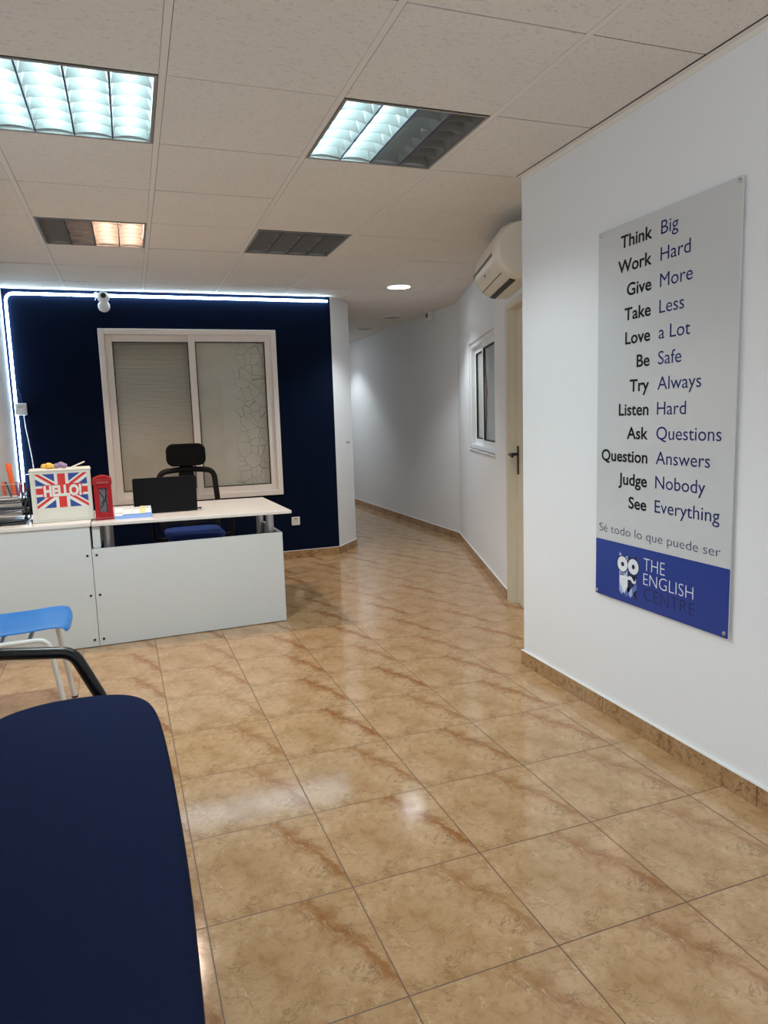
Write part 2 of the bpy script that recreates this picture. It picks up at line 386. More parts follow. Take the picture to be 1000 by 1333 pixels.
struct(MB().slab([(1.8285, YB-.001), (2.103, 6.862), (2.103, YE), (2.0, YE), (2.0, 6.95), (1.75, YB+.1), (1.75, YB+.05)], 0, CE+.1).build('wall_pillar', MT['wall'], bevel=.004))
D0, D1 = .34, 1.14                                 # door opening
W20, W21, W2Z0, W2Z1 = 1.66, 2.93, 1.0, 1.935
mb = MB()
for a, b, z0, z1 in ((0, D0, 0, CE+.1), (D0, D1, 1.99, CE+.1), (D1, W20, 0, CE+.1), (W20, W21, 0, W2Z0), (W20, W21, W2Z1, CE+.1), (W21, DL, 0, CE+.1)):
    dbox(mb, a, b, -.12, 0, z0, z1)
struct(mb.build('wall_doorway', MT['wall']))
struct(MB().box(BEND.x, BEND.x+.1, BEND.y-.02, YE, 0, CE+.1).build('wall_corridor', MT['wall']))
struct(MB().box(2.0, 3.4, YE, YE+.1, 0, CE+.1).build('wall_corridor_end', MT['wall']))
struct(MB().box(XL-.1, XR+.2, YF-.1, YF, 0, CE+.1).build('wall_front', MT['wall']))
mb = MB()
for y in (-2.22, -1.12, -.03): mb.box(XL-.07, XL-.02, y-.03, y+.03, .16, 2.14)
mb.box(XL-.07, XL-.02, -2.25, 0, .1, .16).box(XL-.07, XL-.02, -2.25, 0, 2.14, 2.2)
struct(mb.build('added_window', MT['alu']))  # added window frame, out of view, around the daylight opening

# suspended ceiling: mineral tiles on a T-bar grid, open where the square luminaires sit
GX0, GP, GY0, GQ = .1809, .6042, 1.9445, .6
lum_cells = {(-1, 1), (1, 1), (-1, 4), (1, 4)}
mb = MB()
for i in range(-3, 6):
    x0, x1 = GX0+GP*i, GX0+GP*(i+1)
    if x0 > 3.35 or x1 < XL: continue
    for j in range(-8, 17):
        y0, y1 = GY0+GQ*j, GY0+GQ*(j+1)
        if (i, j) in lum_cells: continue
        jz = random.uniform(-.0012, .0012)
        mb.mi = 0; mb.box(max(x0+.0136, XL), x1-.0129, y0+.0033, y1-.0033, CE+jz, CE+.03)
    mb.mi = 1; mb.box(x0-.0115, x0+.0115, YF, YE, CE-.001, CE+.028)
    mb.mi = 2; mb.box(x0+.0116, x0+.0136, YF, YE, CE+.0025, CE+.026).box(x0-.0129, x0-.0116, YF, YE, CE+.0025, CE+.026)  # dark strips painted in as the shadow gaps beside each bar
for j in range(-8, 18):
    y0 = GY0+GQ*j; mb.mi = 2; mb.box(XL, 3.4, y0-.0032, y0+.0032, CE+.0022, CE+.026)  # near-flush dark strip stands in for the shadow line between tiles
mb.mi = 2
for i in range(-3, 6):
    for j in range(-8, 18):
        if (i, j) not in lum_cells:
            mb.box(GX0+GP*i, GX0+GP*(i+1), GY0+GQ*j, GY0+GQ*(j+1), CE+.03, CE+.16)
mb.mi = 2; mb.box(XR-.027, XR-.0225, YF, 3.13, CE-.0018, CE+.02)  # dark strip as the shadow line along the right wall
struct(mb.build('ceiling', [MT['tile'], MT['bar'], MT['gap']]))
mb = MB().box(XR-.022, XR, YF, 3.13, CE-.004, CE-.0012).box(XR-.003, XR, YF, 3.13, CE-.022, CE-.0012)
struct(mb.build('trim_1', MT['bar']))
mb = MB(); dbox(mb, 0, DL, 0, .02, CE-.005, CE-.0012); mb.box(BEND.x-.02, BEND.x, BEND.y, YE, CE-.005, CE-.0012)
struct(mb.build('trim_2', MT['bar']))

# skirting of the same stone, white caulk line on top
def skirt(name, pts, joint=.405):
    """pts: floor polyline along the wall face, room on its left side"""
    mb = MB(); k = MB()
    for a, b in zip(pts, pts[1:]):
        a, b = Vector((*a, 0)), Vector((*b, 0)); d = (b-a); L = d.length; d.normalize(); n = Vector((-d.y, d.x, 0)); s = 0
        while s < L-1e-4:
            e = min(s+joint, L)
            p, q = a+d*(s+.0015), a+d*(e-.0015)
            mb.prism([p, q, q+n*.011, p+n*.011], (0, 0, .073)); s = e
        k.prism([a+Vector((0, 0, .073)), b+Vector((0, 0, .073)), b+n*.010+Vector((0, 0, .073)), a+n*.010+Vector((0, 0, .073))], (0, 0, .004))
    o = struct(mb.build(name, MT['skirt'])); c = k.build('caulk_line', MT['caulk'], o)
skirt('baseboard_right', [(XR, -2.0), (XR, 3.13)])
skirt('baseboard_right_end', [(XR-.011, 3.13), (2.03, 3.13)])
skirt('baseboard_back', [(1.8285, YB), (XL, YB)])
skirt('baseboard_pillar', [(2.103, YE), (2.103, 6.862), (1.8285, YB-.001)])
def xy(t): p = E0+DE*t; return (p.x, p.y)
skirt('baseboard_doorway', [xy(1.235), (BEND.x, BEND.y)])
skirt('baseboard_corridor', [(BEND.x, BEND.y), (BEND.x, YE)])
skirt('baseboard_left', [(XL, YB-.02), (XL, .02)])

# window in the blue wall: two sliding sashes, blind behind the left pane, printed film on the right pane
o = MB()
f = .048
o.box(WX0, WX0+f, YB-.028, YB+.09, WZ0, WZ1).box(WX1-f, WX1, YB-.028, YB+.09, WZ0, WZ1).box(WX0+f, WX1-f, YB-.028, YB+.09, WZ0, WZ0+f).box(WX0+f, WX1-f, YB-.028, YB+.09, WZ1-f, WZ1)
win = struct(o.build('window_1', MT['frame'], bevel=.004))
def sash(x0, x1, y, nm):
    z0, z1 = WZ0+f, WZ1-f; s = .058
    m = MB().box(x0, x0+s, y, y+.03, z0, z1).box(x1-s, x1, y, y+.03, z0, z1).box(x0+s, x1-s, y, y+.03, z0, z0+s).box(x0+s, x1-s, y, y+.03, z1-s, z1)
    a = m.build('sash', MT['frame'], win, bevel=.003)
    g = .007; X0, X1, Z0, Z1 = x0+s, x1-s, z0+s, z1-s
    m = MB().box(X0, X0+g, y-.001, y+.02, Z0, Z1).box(X1-g, X1, y-.001, y+.02, Z0, Z1).box(X0+g, X1-g, y-.001, y+.02, Z0, Z0+g).box(X0+g, X1-g, y-.001, y+.02, Z1-g, Z1)
    m.build('gasket', MT['gasket'], a)
    MB().box(X0+.002, X1-.002, y+.012, y+.016, Z0+.002, Z1-.002).build('pane', MT['glass'], a)
    return a
sash(WX0+f, .585, YB+.026, 'l'); sash(.525, WX1-f, YB-.012, 'r')
mb = MB()
z = WZ0+.06
while z < WZ1-.06:
    mb.prism([(WX0+.06, YB+.066, z), (WX0+.06, YB+.080, z+.0138), (WX0+.06, YB+.081, z+.0133), (WX0+.06, YB+.067, z-.0005)], (.555-WX0-.06, 0, 0)); z += .0155
lab(mb.build('blind', MT['slat'], win), 'closed beige slatted blind behind the left pane')
MB().box(.57, WX1-.05, YB+.020, YB+.024, WZ0+.05, WZ1-.05).build('film', MT['film'], win)
MB().box(WX0, WX1, YB+.0895, YB+.0995, WZ0, WZ1).build('backing', MT['gap'], win)

# sliding window in the doorway wall
mb = MB(); f2 = .04
for a in ((W20, W20+f2, W2Z0, W2Z1), (W21-f2, W21, W2Z0, W2Z1), (W20+f2, W21-f2, W2Z0, W2Z0+f2), (W20+f2, W21-f2, W2Z1-f2, W2Z1)):
    dbox(mb, a[0], a[1], -.085, -.014, a[2], a[3])
dbox(mb, W20-.01, W21+.01, -.02, .012, W2Z0-.012, W2Z0)
w2 = struct(mb.build('window_2', MT['alu'], bevel=.003))
def sash2(t0, t1, o, mat):
    z0, z1, s = W2Z0+f2, W2Z1-f2, .05; mb = MB()
    for a in ((t0, t0+s, z0, z1), (t1-s, t1, z0, z1), (t0+s, t1-s, z0, z0+s), (t0+s, t1-s, z1-s, z1)): dbox(mb, a[0], a[1], o-.024, o, a[2], a[3])
    a = mb.build('sash', MT['alu'], w2, bevel=.002); g = .009; mb = MB(); T0, T1, Z0, Z1 = t0+s, t1-s, z0+s, z1-s
    for q in ((T0, T0+g, Z0, Z1), (T1-g, T1, Z0, Z1), (T0+g, T1-g, Z0, Z0+g), (T0+g, T1-g, Z1-g, Z1)): dbox(mb, q[0], q[1], o-.014, o+.001, q[2], q[3])
    mb.build('gasket', MT['gasket'], a)
    mb = MB(); dbox(mb, T0, T1, o-.012, o-.008, Z0, Z1); mb.build('pane', MT['glass'], a)
    mb = MB(); dbox(mb, T0-.004, T1+.004, o-.020, o-.017, Z0-.004, Z1+.004); lab(mb.build('covering', MT['paper'], a), 'pale frosted covering on the back of the pane')
    return a
sn = sash2(W20+f2, 2.32, -.020, 0); sash2(2.27, W21-f2, -.052, 0)
mb = MB()
edge = [(2.262, 1.10), (2.262, 1.80), (2.235, 1.70), (2.245, 1.62), (2.20, 1.57), (2.215, 1.52), (2.16, 1.49), (2.20, 1.44), (2.225, 1.36), (2.205, 1.31), (2.24, 1.24)]
mb.prism([dw(t, -.0274, z) for t, z in edge], DN.to_3d()*-.0005)
lab(mb.build('torn_paper', MT['torn'], sn), 'ragged brown torn strip along the pane edge')
mb = MB(); dbox(mb, W20, W21, -.095, -.085, W2Z0, W2Z1); mb.build('backing', MT['gap'], w2)

# door with casing in the doorway wall
mb = MB()
for a in ((D1-.005, D1+.09, 0, 2.02), (D0-.09, D0+.005, 0, 2.02), (D0+.005, D1-.005, 1.985, 2.02)): dbox(mb, a[0], a[1], 0, .006, a[2], a[3])
dbox(mb, D1-.012, D1, -.12, 0, 0, 1.99); dbox(mb, D0, D0+.012, -.12, 0, 0, 1.99); dbox(mb, D0+.012, D1-.012, -.12, 0, 1.978, 1.99)
struct(mb.build('trim_3', MT['door'], bevel=.002))
mb = MB(); dbox(mb, D0+.016, D1-.017, -.085, -.048, .006, 1.974)
dr = struct(mb.build('door_1', MT['door'], bevel=.003))
mb = MB(); dbox(mb, D1-.075, D1-.040, -.048, -.040, .90, 1.09); mb.build('handle_plate', MT['blackm'], dr, bevel=.003)
q = [dw(D1-.058, -.041, 1.035), dw(D1-.058, .010, 1.035), dw(D1-.075, .016, 1.035), dw(D1-.17, .016, 1.03)]
MB().tube(fillet(q, .014), .0095).build('handle', MT['blackm'], dr, smooth=True)

# ---------------------------------------------------------------- luminaires
def luminaire(i, j, lit, label, pos):
    """lit: four entries 'cool' / 'warm' / None, left to right"""
    x0, x1, y0, y1 = GX0+GP*i+.014, GX0+GP*(i+1)-.014, GY0+GQ*j+.006, GY0+GQ*(j+1)-.006
    cx, cy = (x0+x1)/2, (y0+y1)/2; W, L = (x1-x0)/2, (y1-y0)/2
    t = thing('louvre_ceiling_light', label, 'ceiling light', (cx, cy, CE), 0, 'square louvre lights in the ceiling')
    h = .095
    MB().box(-W, -W+.004, -L, L, 0, h).box(W-.004, W, -L, L, 0, h).box(-W+.004, W-.004, -L, -L+.004, 0, h).box(-W+.004, W-.004, L-.004, L, 0, h).box(-W, W, -L, L, h, h+.006).build('housing', MT['housing'], t)
    fr = .011
    MB().box(-W, -W+fr, -L, L, -.003, .004).box(W-fr, W, -L, L, -.003, .004).box(-W+fr, W-fr, -L, -L+fr, -.003, .004).box(-W+fr, W-fr, L-fr, L, -.003, .004).build('frame', MT['louv'], t)
    b = 2*(W-fr)/4
    for k in range(1, 4): q = -W+fr+b*k; MB().box(q-.0028, q+.0028, -L+fr, L-fr, -.001, .012).build('divider', MT['divl'], t)
    for k in range(4):
        c = -W+fr+b*(k+.5); hb = b/2-.003; mb = MB()
        n = 6
        for sgn in (-1, 1):                       # parabolic side reflectors
            prof = [(c+sgn*(hb-.012*(q/n)**1.7), .002+.060*q/n) for q in range(n+1)]
            vs0 = [mb.bm.verts.new((x, -L+fr, z)) for x, z in prof]; vs1 = [mb.bm.verts.new((x, L-fr, z)) for x, z in prof]
            for q in range(n): mb._f([vs0[q], vs0[q+1], vs1[q+1], vs1[q]])
        nb = 6
        for m in range(0, nb+1):                   # cross blades with an arched lower edge
            y = -L+fr+.004+(2*(L-fr)-.008)*m/nb
            low = [(c-hb+2*hb*q/8, .003+.011*(1-(2*q/8-1)**2)) for q in range(9)]
            poly = [(x, y, z) for x, z in low] + [(c+hb-.012, y, .058), (c-hb+.012, y, .058)]
            mb.prism([(p[0], p[1]-.0008, p[2]) for p in poly], (0, .0016, 0))
        mb.build('reflector', MT['louv'], t)
        mat = MT[lit[k]] if lit[k] else MT['tubeoff']
        tb = MB().tube([(c, -L+.02, .073), (c, L-.02, .073)], .0128, 12).build('lamp_tube', mat, t, smooth=True)
        if lit[k]:
            l = bpy.data.lights.new('bay_light', 'SPOT'); l.energy = BAY_W[lit[k]]*pos; l.spot_size = math.radians(134); l.spot_blend = .55; l.shadow_soft_size = .012
            l.color = (.86, .96, 1.0) if lit[k] == 'cool' else (1.0, .78, .63)
            lo = bpy.data.objects.new('bay_light', l); sc.collection.objects.link(lo); lo.parent = t; lo.location = (c, .045, -.006)
        if lit[k]: lab(tb, 'lit %s tube' % ('cool white' if lit[k] == 'cool' else 'warm pinkish'))
    return t
C_, W_ = 'cool', 'warm'
luminaire(-1, 1, (C_, C_, C_, C_), 'fully lit cool white square louvre light at the top left corner of the ceiling', 1.1)
luminaire(1, 1, (C_, C_, None, None), 'square louvre light with its left half lit white and its right half dark', .72)
luminaire(-1, 4, (None, None, W_, W_), 'square louvre light with its right half glowing warm pink and left half dark', 1.0)
luminaire(1, 4, (None, None, None, None), 'completely unlit dark square louvre light nearest the blue wall and corridor', 3)

def downlight(x, y, lit, label, power=SPOT_W):
    t = thing('round_downlight', label, 'ceiling light', (x, y, CE), 0, 'round corridor downlights')
    MB().lathe([(.112, .0), (.112, -.004), (.106, -.008), (.098, -.006), (.098, .0)]).build('rim', MT['plast'], t, smooth=True)
    MB().lathe([(.098, .0), (.098, -.0045), (.06, -.0055), (.001, -.006)]).build('lens', MT['down'] if lit else MT['downoff'], t, smooth=True)
    if lit:
        l = bpy.data.lights.new('downlight_beam', 'SPOT'); l.energy = power; l.spot_size = math.radians(120); l.spot_blend = .5; l.shadow_soft_size = .08; l.color = (.9, .96, 1)
        lo = bpy.data.objects.new('downlight_beam', l); sc.collection.objects.link(lo); lo.parent = t; lo.location = (0, 0, -.03)
    return t
downlight(2.29, 5.93, True, 'lit round white downlight in the ceiling at the corridor mouth')
downlight(2.89, 7.73, False, 'unlit round ceiling fitting in the corridor, the nearer of two dull discs')
downlight(2.90, 8.76, False, 'unlit round ceiling fitting deepest in the corridor, partly behind the pillar edge')
downlight(2.56, 10.1, True, 'lit round downlight at the far end of the corridor behind the white pillar', 30.0)

# LED strip along the top and left edges of the blue wall
yl = YB-.016
pts = fillet([(XL+.032, yl, .76), (XL+.032, yl, CE-.042), (1.80, yl, CE-.042)], .07, 8)
led = thing('led_strip_light', 'glowing white LED strip outlining the top and left edges of the navy wall', 'strip light', (XL+.032, YB, .76))
ofs = Vector((XL+.032, YB, .76))
MB().tube([p-ofs for p in pts], .011, 10).build('light_tube', MT['led'], led, smooth=True)
for x in (-.4, .2, .8, 1.4): MB().box(x-.006-ofs.x, x+.006-ofs.x, -.006, 0, CE-.055-ofs.z, CE-.029-ofs.z).build('mounting_clip', MT['plast'], led)

# ---------------------------------------------------------------- wall things
# air conditioner (profile in wall offset / height, extruded along the doorway wall)
ang = math.atan2(DE.y, DE.x)
base = dw(.42, 0, 2.055)
ac = thing('wall_air_conditioner', 'cream wall air conditioner above the door and window of the corridor wall', 'air conditioner', base, ang)
prof = [(0, 0), (.085, .004), (.13, .016), (.172, .045), (.200, .085), (.214, .135), (.214, .19), (.203, .235), (.175, .275), (.13, .302), (.08, .312), (0, .312)]
def acp(lo=0, hi=None): return [(0, a, b) for a, b in prof]
LN = .80
MB().prism([(.08, a, b) for a, b in prof], (LN-.16, 0, 0)).build('body', MT['ac'], ac, bevel=.004, smooth=True)
for s, x in ((-1, 0), (1, LN-.078)):
    mb = MB(); rings = []
    for q in range(6):
        k = q/5; sh = 1-.10*(k**3); xx = (.078*(1-k)) if s < 0 else (x+.078*k)
        rings.append([mb.bm.verts.new((xx, a*sh, .156+(b-.156)*sh)) for a, b in prof])
    for A, B in zip(rings, rings[1:]):
        for k in range(len(prof)): mb._f([A[k], A[(k+1) % len(prof)], B[(k+1) % len(prof)], B[k]])
    mb._f(rings[0]); mb._f(rings[-1]); mb.build('end_cap', MT['ac'], ac, smooth=True)
# outlet, seam and intake slot lie on the shell
MB().prism([(.10, .088, -.002), (.10, .118, .006), (.10, .119, .016), (.10, .088, .010)], (LN-.17, 0, 0)).build('air_outlet', MT['acs'], ac)
MB().prism([(.09, .168, .039), (.09, .172, .042), (.09, .169, .046), (.09, .164, .042)], (LN-.16, 0, 0)).build('flap_seam', MT['aco'], ac)
MB().prism([(.13, .2105, .142), (.13, .2155, .142), (.13, .2155, .162), (.13, .2105, .162)], (LN-.14, 0, 0)).build('intake_slot', MT['aco'], ac)
MB().box(.42, .45, .198, .206, .088, .096).build('indicator', MT['aco'], ac)

# motion sensor on the corridor wall
t = thing('motion_sensor', 'small white motion sensor high on the corridor wall', 'sensor', (BEND.x, 7.29, 2.335))
MB().slab(rrect(-.055, 0, -.045, .045, .012), 0, .105).build('body', MT['plast'], t, bevel=.004)
MB().box(-.060, -.054, -.014, .022, .035, .078).build('lens', MT['blackm'], t, bevel=.002)

# security camera on the blue wall
t = thing('security_camera', 'small white round-headed security camera on the navy wall above the window', 'camera', (-.137, YB, 2.30))
MB().lathe([(.001, 0), (.036, -.002), (.047, -.016), (.049, -.03), (.045, -.05), (.030, -.062), (.001, -.066)], (0, 0, .0), 24, 'Y').build('base', MT['plast'], t, smooth=True)
MB().ball((0, -.045, .070), .050).build('head', MT['plast'], t, smooth=True)
MB().lathe([(.021, -.086), (.021, -.095), (.017, -.098), (.001, -.098)], (0.002, 0, .078), 24, 'Y').build('lens', MT['blackm'], t, smooth=True)
c = [(-.03, -.03, .09), (-.05, -.02, .115), (-.068, -.012, .11), (-.070, -.010, .09), (-.055, -.012, .072), (-.068, -.008, .05)]
MB().tube(fillet(c, .02, 5), .0028, 6).build('cable', MT['plast'], t, smooth=True)

# white box and its cable beside the LED strip
t = thing('wall_router', 'white router box with a hanging cable on the navy wall beside the light strip', 'router', (-.85, YB, 1.417))
MB().box(-.03, .055, -.032, 0, 0, .098).build('body', MT['plast'], t, bevel=.006)
MB().box(-.015, .035, -.0335, -.0318, .066, .069).build('marking', MT['greyp'], t)
c = [(.028, -.012, .002), (.032, -.012, -.10), (.045, -.010, -.22), (.058, -.010, -.36), (.062, -.010, -.46), (.055, -.02, -.48), (.0, -.02, -.49)]
MB().tube(fillet(c, .03, 5), .0045, 6).build('cable', MT['plast'], t, smooth=True)
c = [(-.024, -.006, .27), (.0, -.006, .23), (.018, -.006, .17), (.024, -.006, .098)]
lab(MB().tube(fillet(c, .08, 5), .0025, 6).build('cable', MT['black'], t, smooth=True), 'thin black cable curving into the box top')

# power socket
t = thing('power_socket', 'white wall power socket low on the navy wall right of the desk', 'socket', (1.407, YB, .358))
MB().box(-.040, .040, -.010, 0, -.040, .040).build('plate', MT['plast'], t, bevel=.004)
MB().lathe([(.026, -.0095), (.026, -.012), (.021, -.012), (.020, -.0102), (.001, -.0102)], (0, 0, 0), 24, 'Y').build('socket_ring', MT['plast'], t, smooth=True)
MB().box(-.012, -.006, -.0125, -.010, -.003, .003).box(.006, .012, -.0125, -.010, -.003, .003).box(-.014, .014, -.0125, -.0095, .020, .026).build('contact', MT['black'], t)

# small grey plate on the pillar
mid = Vector((1.8285, YB-.001, 0)).lerp(Vector((2.103, 6.862, 0)), .72); nrm = Vector((.332, -.2745, 0)).normalized(); tg = Vector((.2745, .332, 0)).normalized()
t = thing('pillar_label', 'tiny grey label plate stuck on the white pillar', 'label', mid+Vector((0, 0, 1.07)))
MB().prism([tg*-.045+Vector((0, 0, -.012)), tg*.045+Vector((0, 0, -.012)), tg*.045+Vector((0, 0, .012)), tg*-.045+Vector((0, 0, .012))], nrm*.002).build('plate', MT['edge'], t)
mb = MB()
for k in range(6): q = -.036+.0125*k; mb.prism([tg*q+Vector((0, 0, -.006))+nrm*.002, tg*(q+.008)+Vector((0, 0, -.006))+nrm*.002, tg*(q+.008)+Vector((0, 0, .006))+nrm*.002, tg*q+Vector((0, 0, .006))+nrm*.002], nrm*.0005)
mb.build('marking', MT['greyp'], t)

# ---------------------------------------------------------------- sign board on the right wall
PY = 2.506                                         # left end of the board in y
sg = thing('wall_sign_board', 'tall white acrylic board of motto words with a blue logo band on the right wall', 'sign', (XR, PY, 0))
X_ = -.013                                         # board front, local
MB().box(X_, X_+.005, -.722, 0, .530, 2.015).build('panel', MT['postw'], sg, bevel=.001)
MB().box(X_-.0006, X_, -.722, 0, .530, .770).build('blue_band', MT['postb'], sg)
def pp(layer): return lambda u, v: (X_-.0007-.0003*layer, -u, v)
words = [('Think', 'Big'), ('Work', 'Hard'), ('Give', 'More'), ('Take', 'Less'), ('Love', 'a Lot'), ('Be', 'Safe'), ('Try', 'Always'), ('Listen', 'Hard'), ('Ask', 'Questions'), ('Question', 'Answers'), ('Judge', 'Nobody'), ('See', 'Everything')]
def txw(s, off): vs = glyphs(s, off)[0]; return max(v[0] for v in vs)-min(v[0] for v in vs)
BO, NO, TH = .020, .0, -.018
kb = .279/txw('Question', BO)/(.046/cap(BO)); kn = .315/txw('Everything', NO)/(.047/cap(NO))
mk, mbl = MB(), MB()
for k, (a, b) in enumerate(words):
    z = 1.926-.0915*k
    letters(mk, a, .3165-.0006*k, z, .046, pp(0), 'R', off=BO, sx=kb)
    letters(mbl, b, .361-.0005*k, z, .047, pp(0), 'L', off=NO, sx=kn)
lab(mk.build('motto_lettering', MT['txtk'], sg), 'bold black words of the left column')
lab(mbl.build('motto_lettering', MT['txtb'], sg), 'blue words of the right column')
m = MB(); letters(m, 'S\u00e9 todo lo que puede ser', .022, .804, .034, pp(0), 'L', width=.657, off=-.010)
lab(m.build('tagline_lettering', MT['txtg'], sg), 'thin slate line of Spanish text under the word columns')
m = MB(); letters(m, 'THE', .300, .685, .049, pp(1), 'L', width=.117, off=TH); letters(m, 'ENGLISH', .301, .628, .046, pp(1), 'L', width=.261, off=TH)
lab(m.build('logo_lettering', MT['logow'], sg), 'thin white letters of the logo')
m = MB(); letters(m, 'CENTRE', .306, .568, .048, pp(1), 'L', width=.264, off=TH)
lab(m.build('logo_lettering', MT['logon'], sg), 'thin navy letters of the logo')
def poly(mbx, pts, layer): P = pp(layer); mbx._f([mbx.bm.verts.new(P(*p)) for p in pts])
def disc(mbx, c, r, layer, ry=None, n=32): poly(mbx, [(c[0]+r*math.cos(2*PI*k/n), c[1]+(ry or r)*math.sin(2*PI*k/n)) for k in range(n)], layer)
e = MB()                                           # emblem: faceted body with round eyes and a moustache
e.mi = 1; poly(e, [(.155, .735), (.182, .716), (.208, .726), (.208, .640), (.155, .640)], 1)
e.mi = 3; poly(e, [(.208, .726), (.235, .716), (.262, .735), (.262, .640), (.208, .640)], 1)
e.mi = 0; poly(e, [(.157, .645), (.208, .645), (.208, .600), (.188, .566), (.157, .612)], 1)
e.mi = 3; poly(e, [(.208, .645), (.262, .645), (.262, .625), (.208, .577)], 1)
e.mi = 1; poly(e, [(.157, .612), (.183, .573), (.172, .560), (.157, .575)], 1)
e.mi = 2; poly(e, [(.188, .566), (.208, .600), (.225, .592), (.205, .555)], 1)
e.mi = 1; poly(e, [(.208, .577), (.235, .600), (.240, .570), (.225, .557)], 1)
e.mi = 2; poly(e, [(.235, .600), (.262, .625), (.262, .598), (.243, .575)], 1)
e.mi = 3; poly(e, [(.262, .598), (.262, .552), (.238, .576)], 1)
for c in ((.176, .687), (.241, .687)):
    e.mi = 3; disc(e, c, .0365, 2); e.mi = 0; disc(e, c, .0315, 3); e.mi = 3; disc(e, (c[0]+.001, c[1]), .0095, 4)
e.mi = 0
for sgn in (-1, 1):
    q = [(0, .643), (.012, .651), (.027, .647), (.040, .634), (.049, .633), (.054, .640), (.052, .648), (.057, .641), (.055, .629), (.045, .622), (.033, .624), (.020, .634), (.006, .634), (0, .632)]
    poly(e, [(.209+sgn*u*.9, v-.004) for u, v in q], 4)
e.build('emblem', [MT['logow'], MT['logol'], MT['logom'], MT['logon']], sg)
for u, v in ((.016, 2.003), (.708, 2.003), (.010, .544), (.706, .546)):
    m = MB(); m.lathe([(.0075, X_-.001), (.0075, X_-.003), (.005, X_-.0045), (.001, X_-.0045)], (0, -u, v), 16, 'X'); m.build('screw', MT['steel'], sg, smooth=True)

# ---------------------------------------------------------------- reception counter (left) and desk (right)
Z1, Z2 = .752, .745
ct = thing('reception_counter', 'white boxed reception counter at the left carrying the trays and the hello box', 'counter', (-.59, 4.43, 0))
MB().box(-.312, .325, -.012, .62, Z1-.022, Z1).build('counter_top', MT['lamtop'], ct, bevel=.003)
MB().box(-.312, .317, 0, .018, .004, Z1-.022).build('front_panel', MT['lam'], ct, bevel=.001)
MB().box(.299, .317, .0185, .60, 0, Z1-.022).build('side_panel', MT['lam'], ct, bevel=.001)
MB().box(-.312, .299, .58, .598, 0, Z1-.022).build('back_panel', MT['lam'], ct, bevel=.001)
dk = thing('reception_desk', 'white reception desk with a raised top on silver posts in front of the blue wall', 'desk', (-.27, 4.43, 0))
top = [(.008, .010), (1.186, -.072), (1.160, .815), (.008, .86)]
MB().slab(top, Z2-.020, Z2).build('desk_top', [MT['lamtop']], dk, bevel=.003)
def pf(x): return .048*x/1.143                     # front panel runs slightly askew
MB().slab([(.0, 0), (1.143, .048), (1.142, .066), (.0, .018)], .004, .592).build('front_panel', MT['lam'], dk, bevel=.001)
MB().slab([(1.124, .0665), (1.142, .067), (1.128, .62), (1.110, .62)], 0, .592).build('side_panel', MT['lam'], dk, bevel=.001)
MB().box(.008, .05, .03, .55, .592, Z2-.020).build('spacer_panel', MT['lam'], dk, bevel=.001)
for x, y in ((.085, .14), (1.085, .16), (1.085, .56), (.085, .56)):
    MB().lathe([(.025, .0), (.025, Z2-.022)], (x, y, 0), 24).build('support_post', MT['silver'], dk, smooth=True)
def screwp(px, pz, par, y): MB().lathe([(.0075, y), (.0075, y-.003), (.001, y-.0035)], (px, 0, pz), 12, 'Y').build('screw', MT['screw'], par, smooth=True)
for z in (.555, .315, .045): screwp(.293, z, ct, 0); screwp(.024, z, dk, .001)

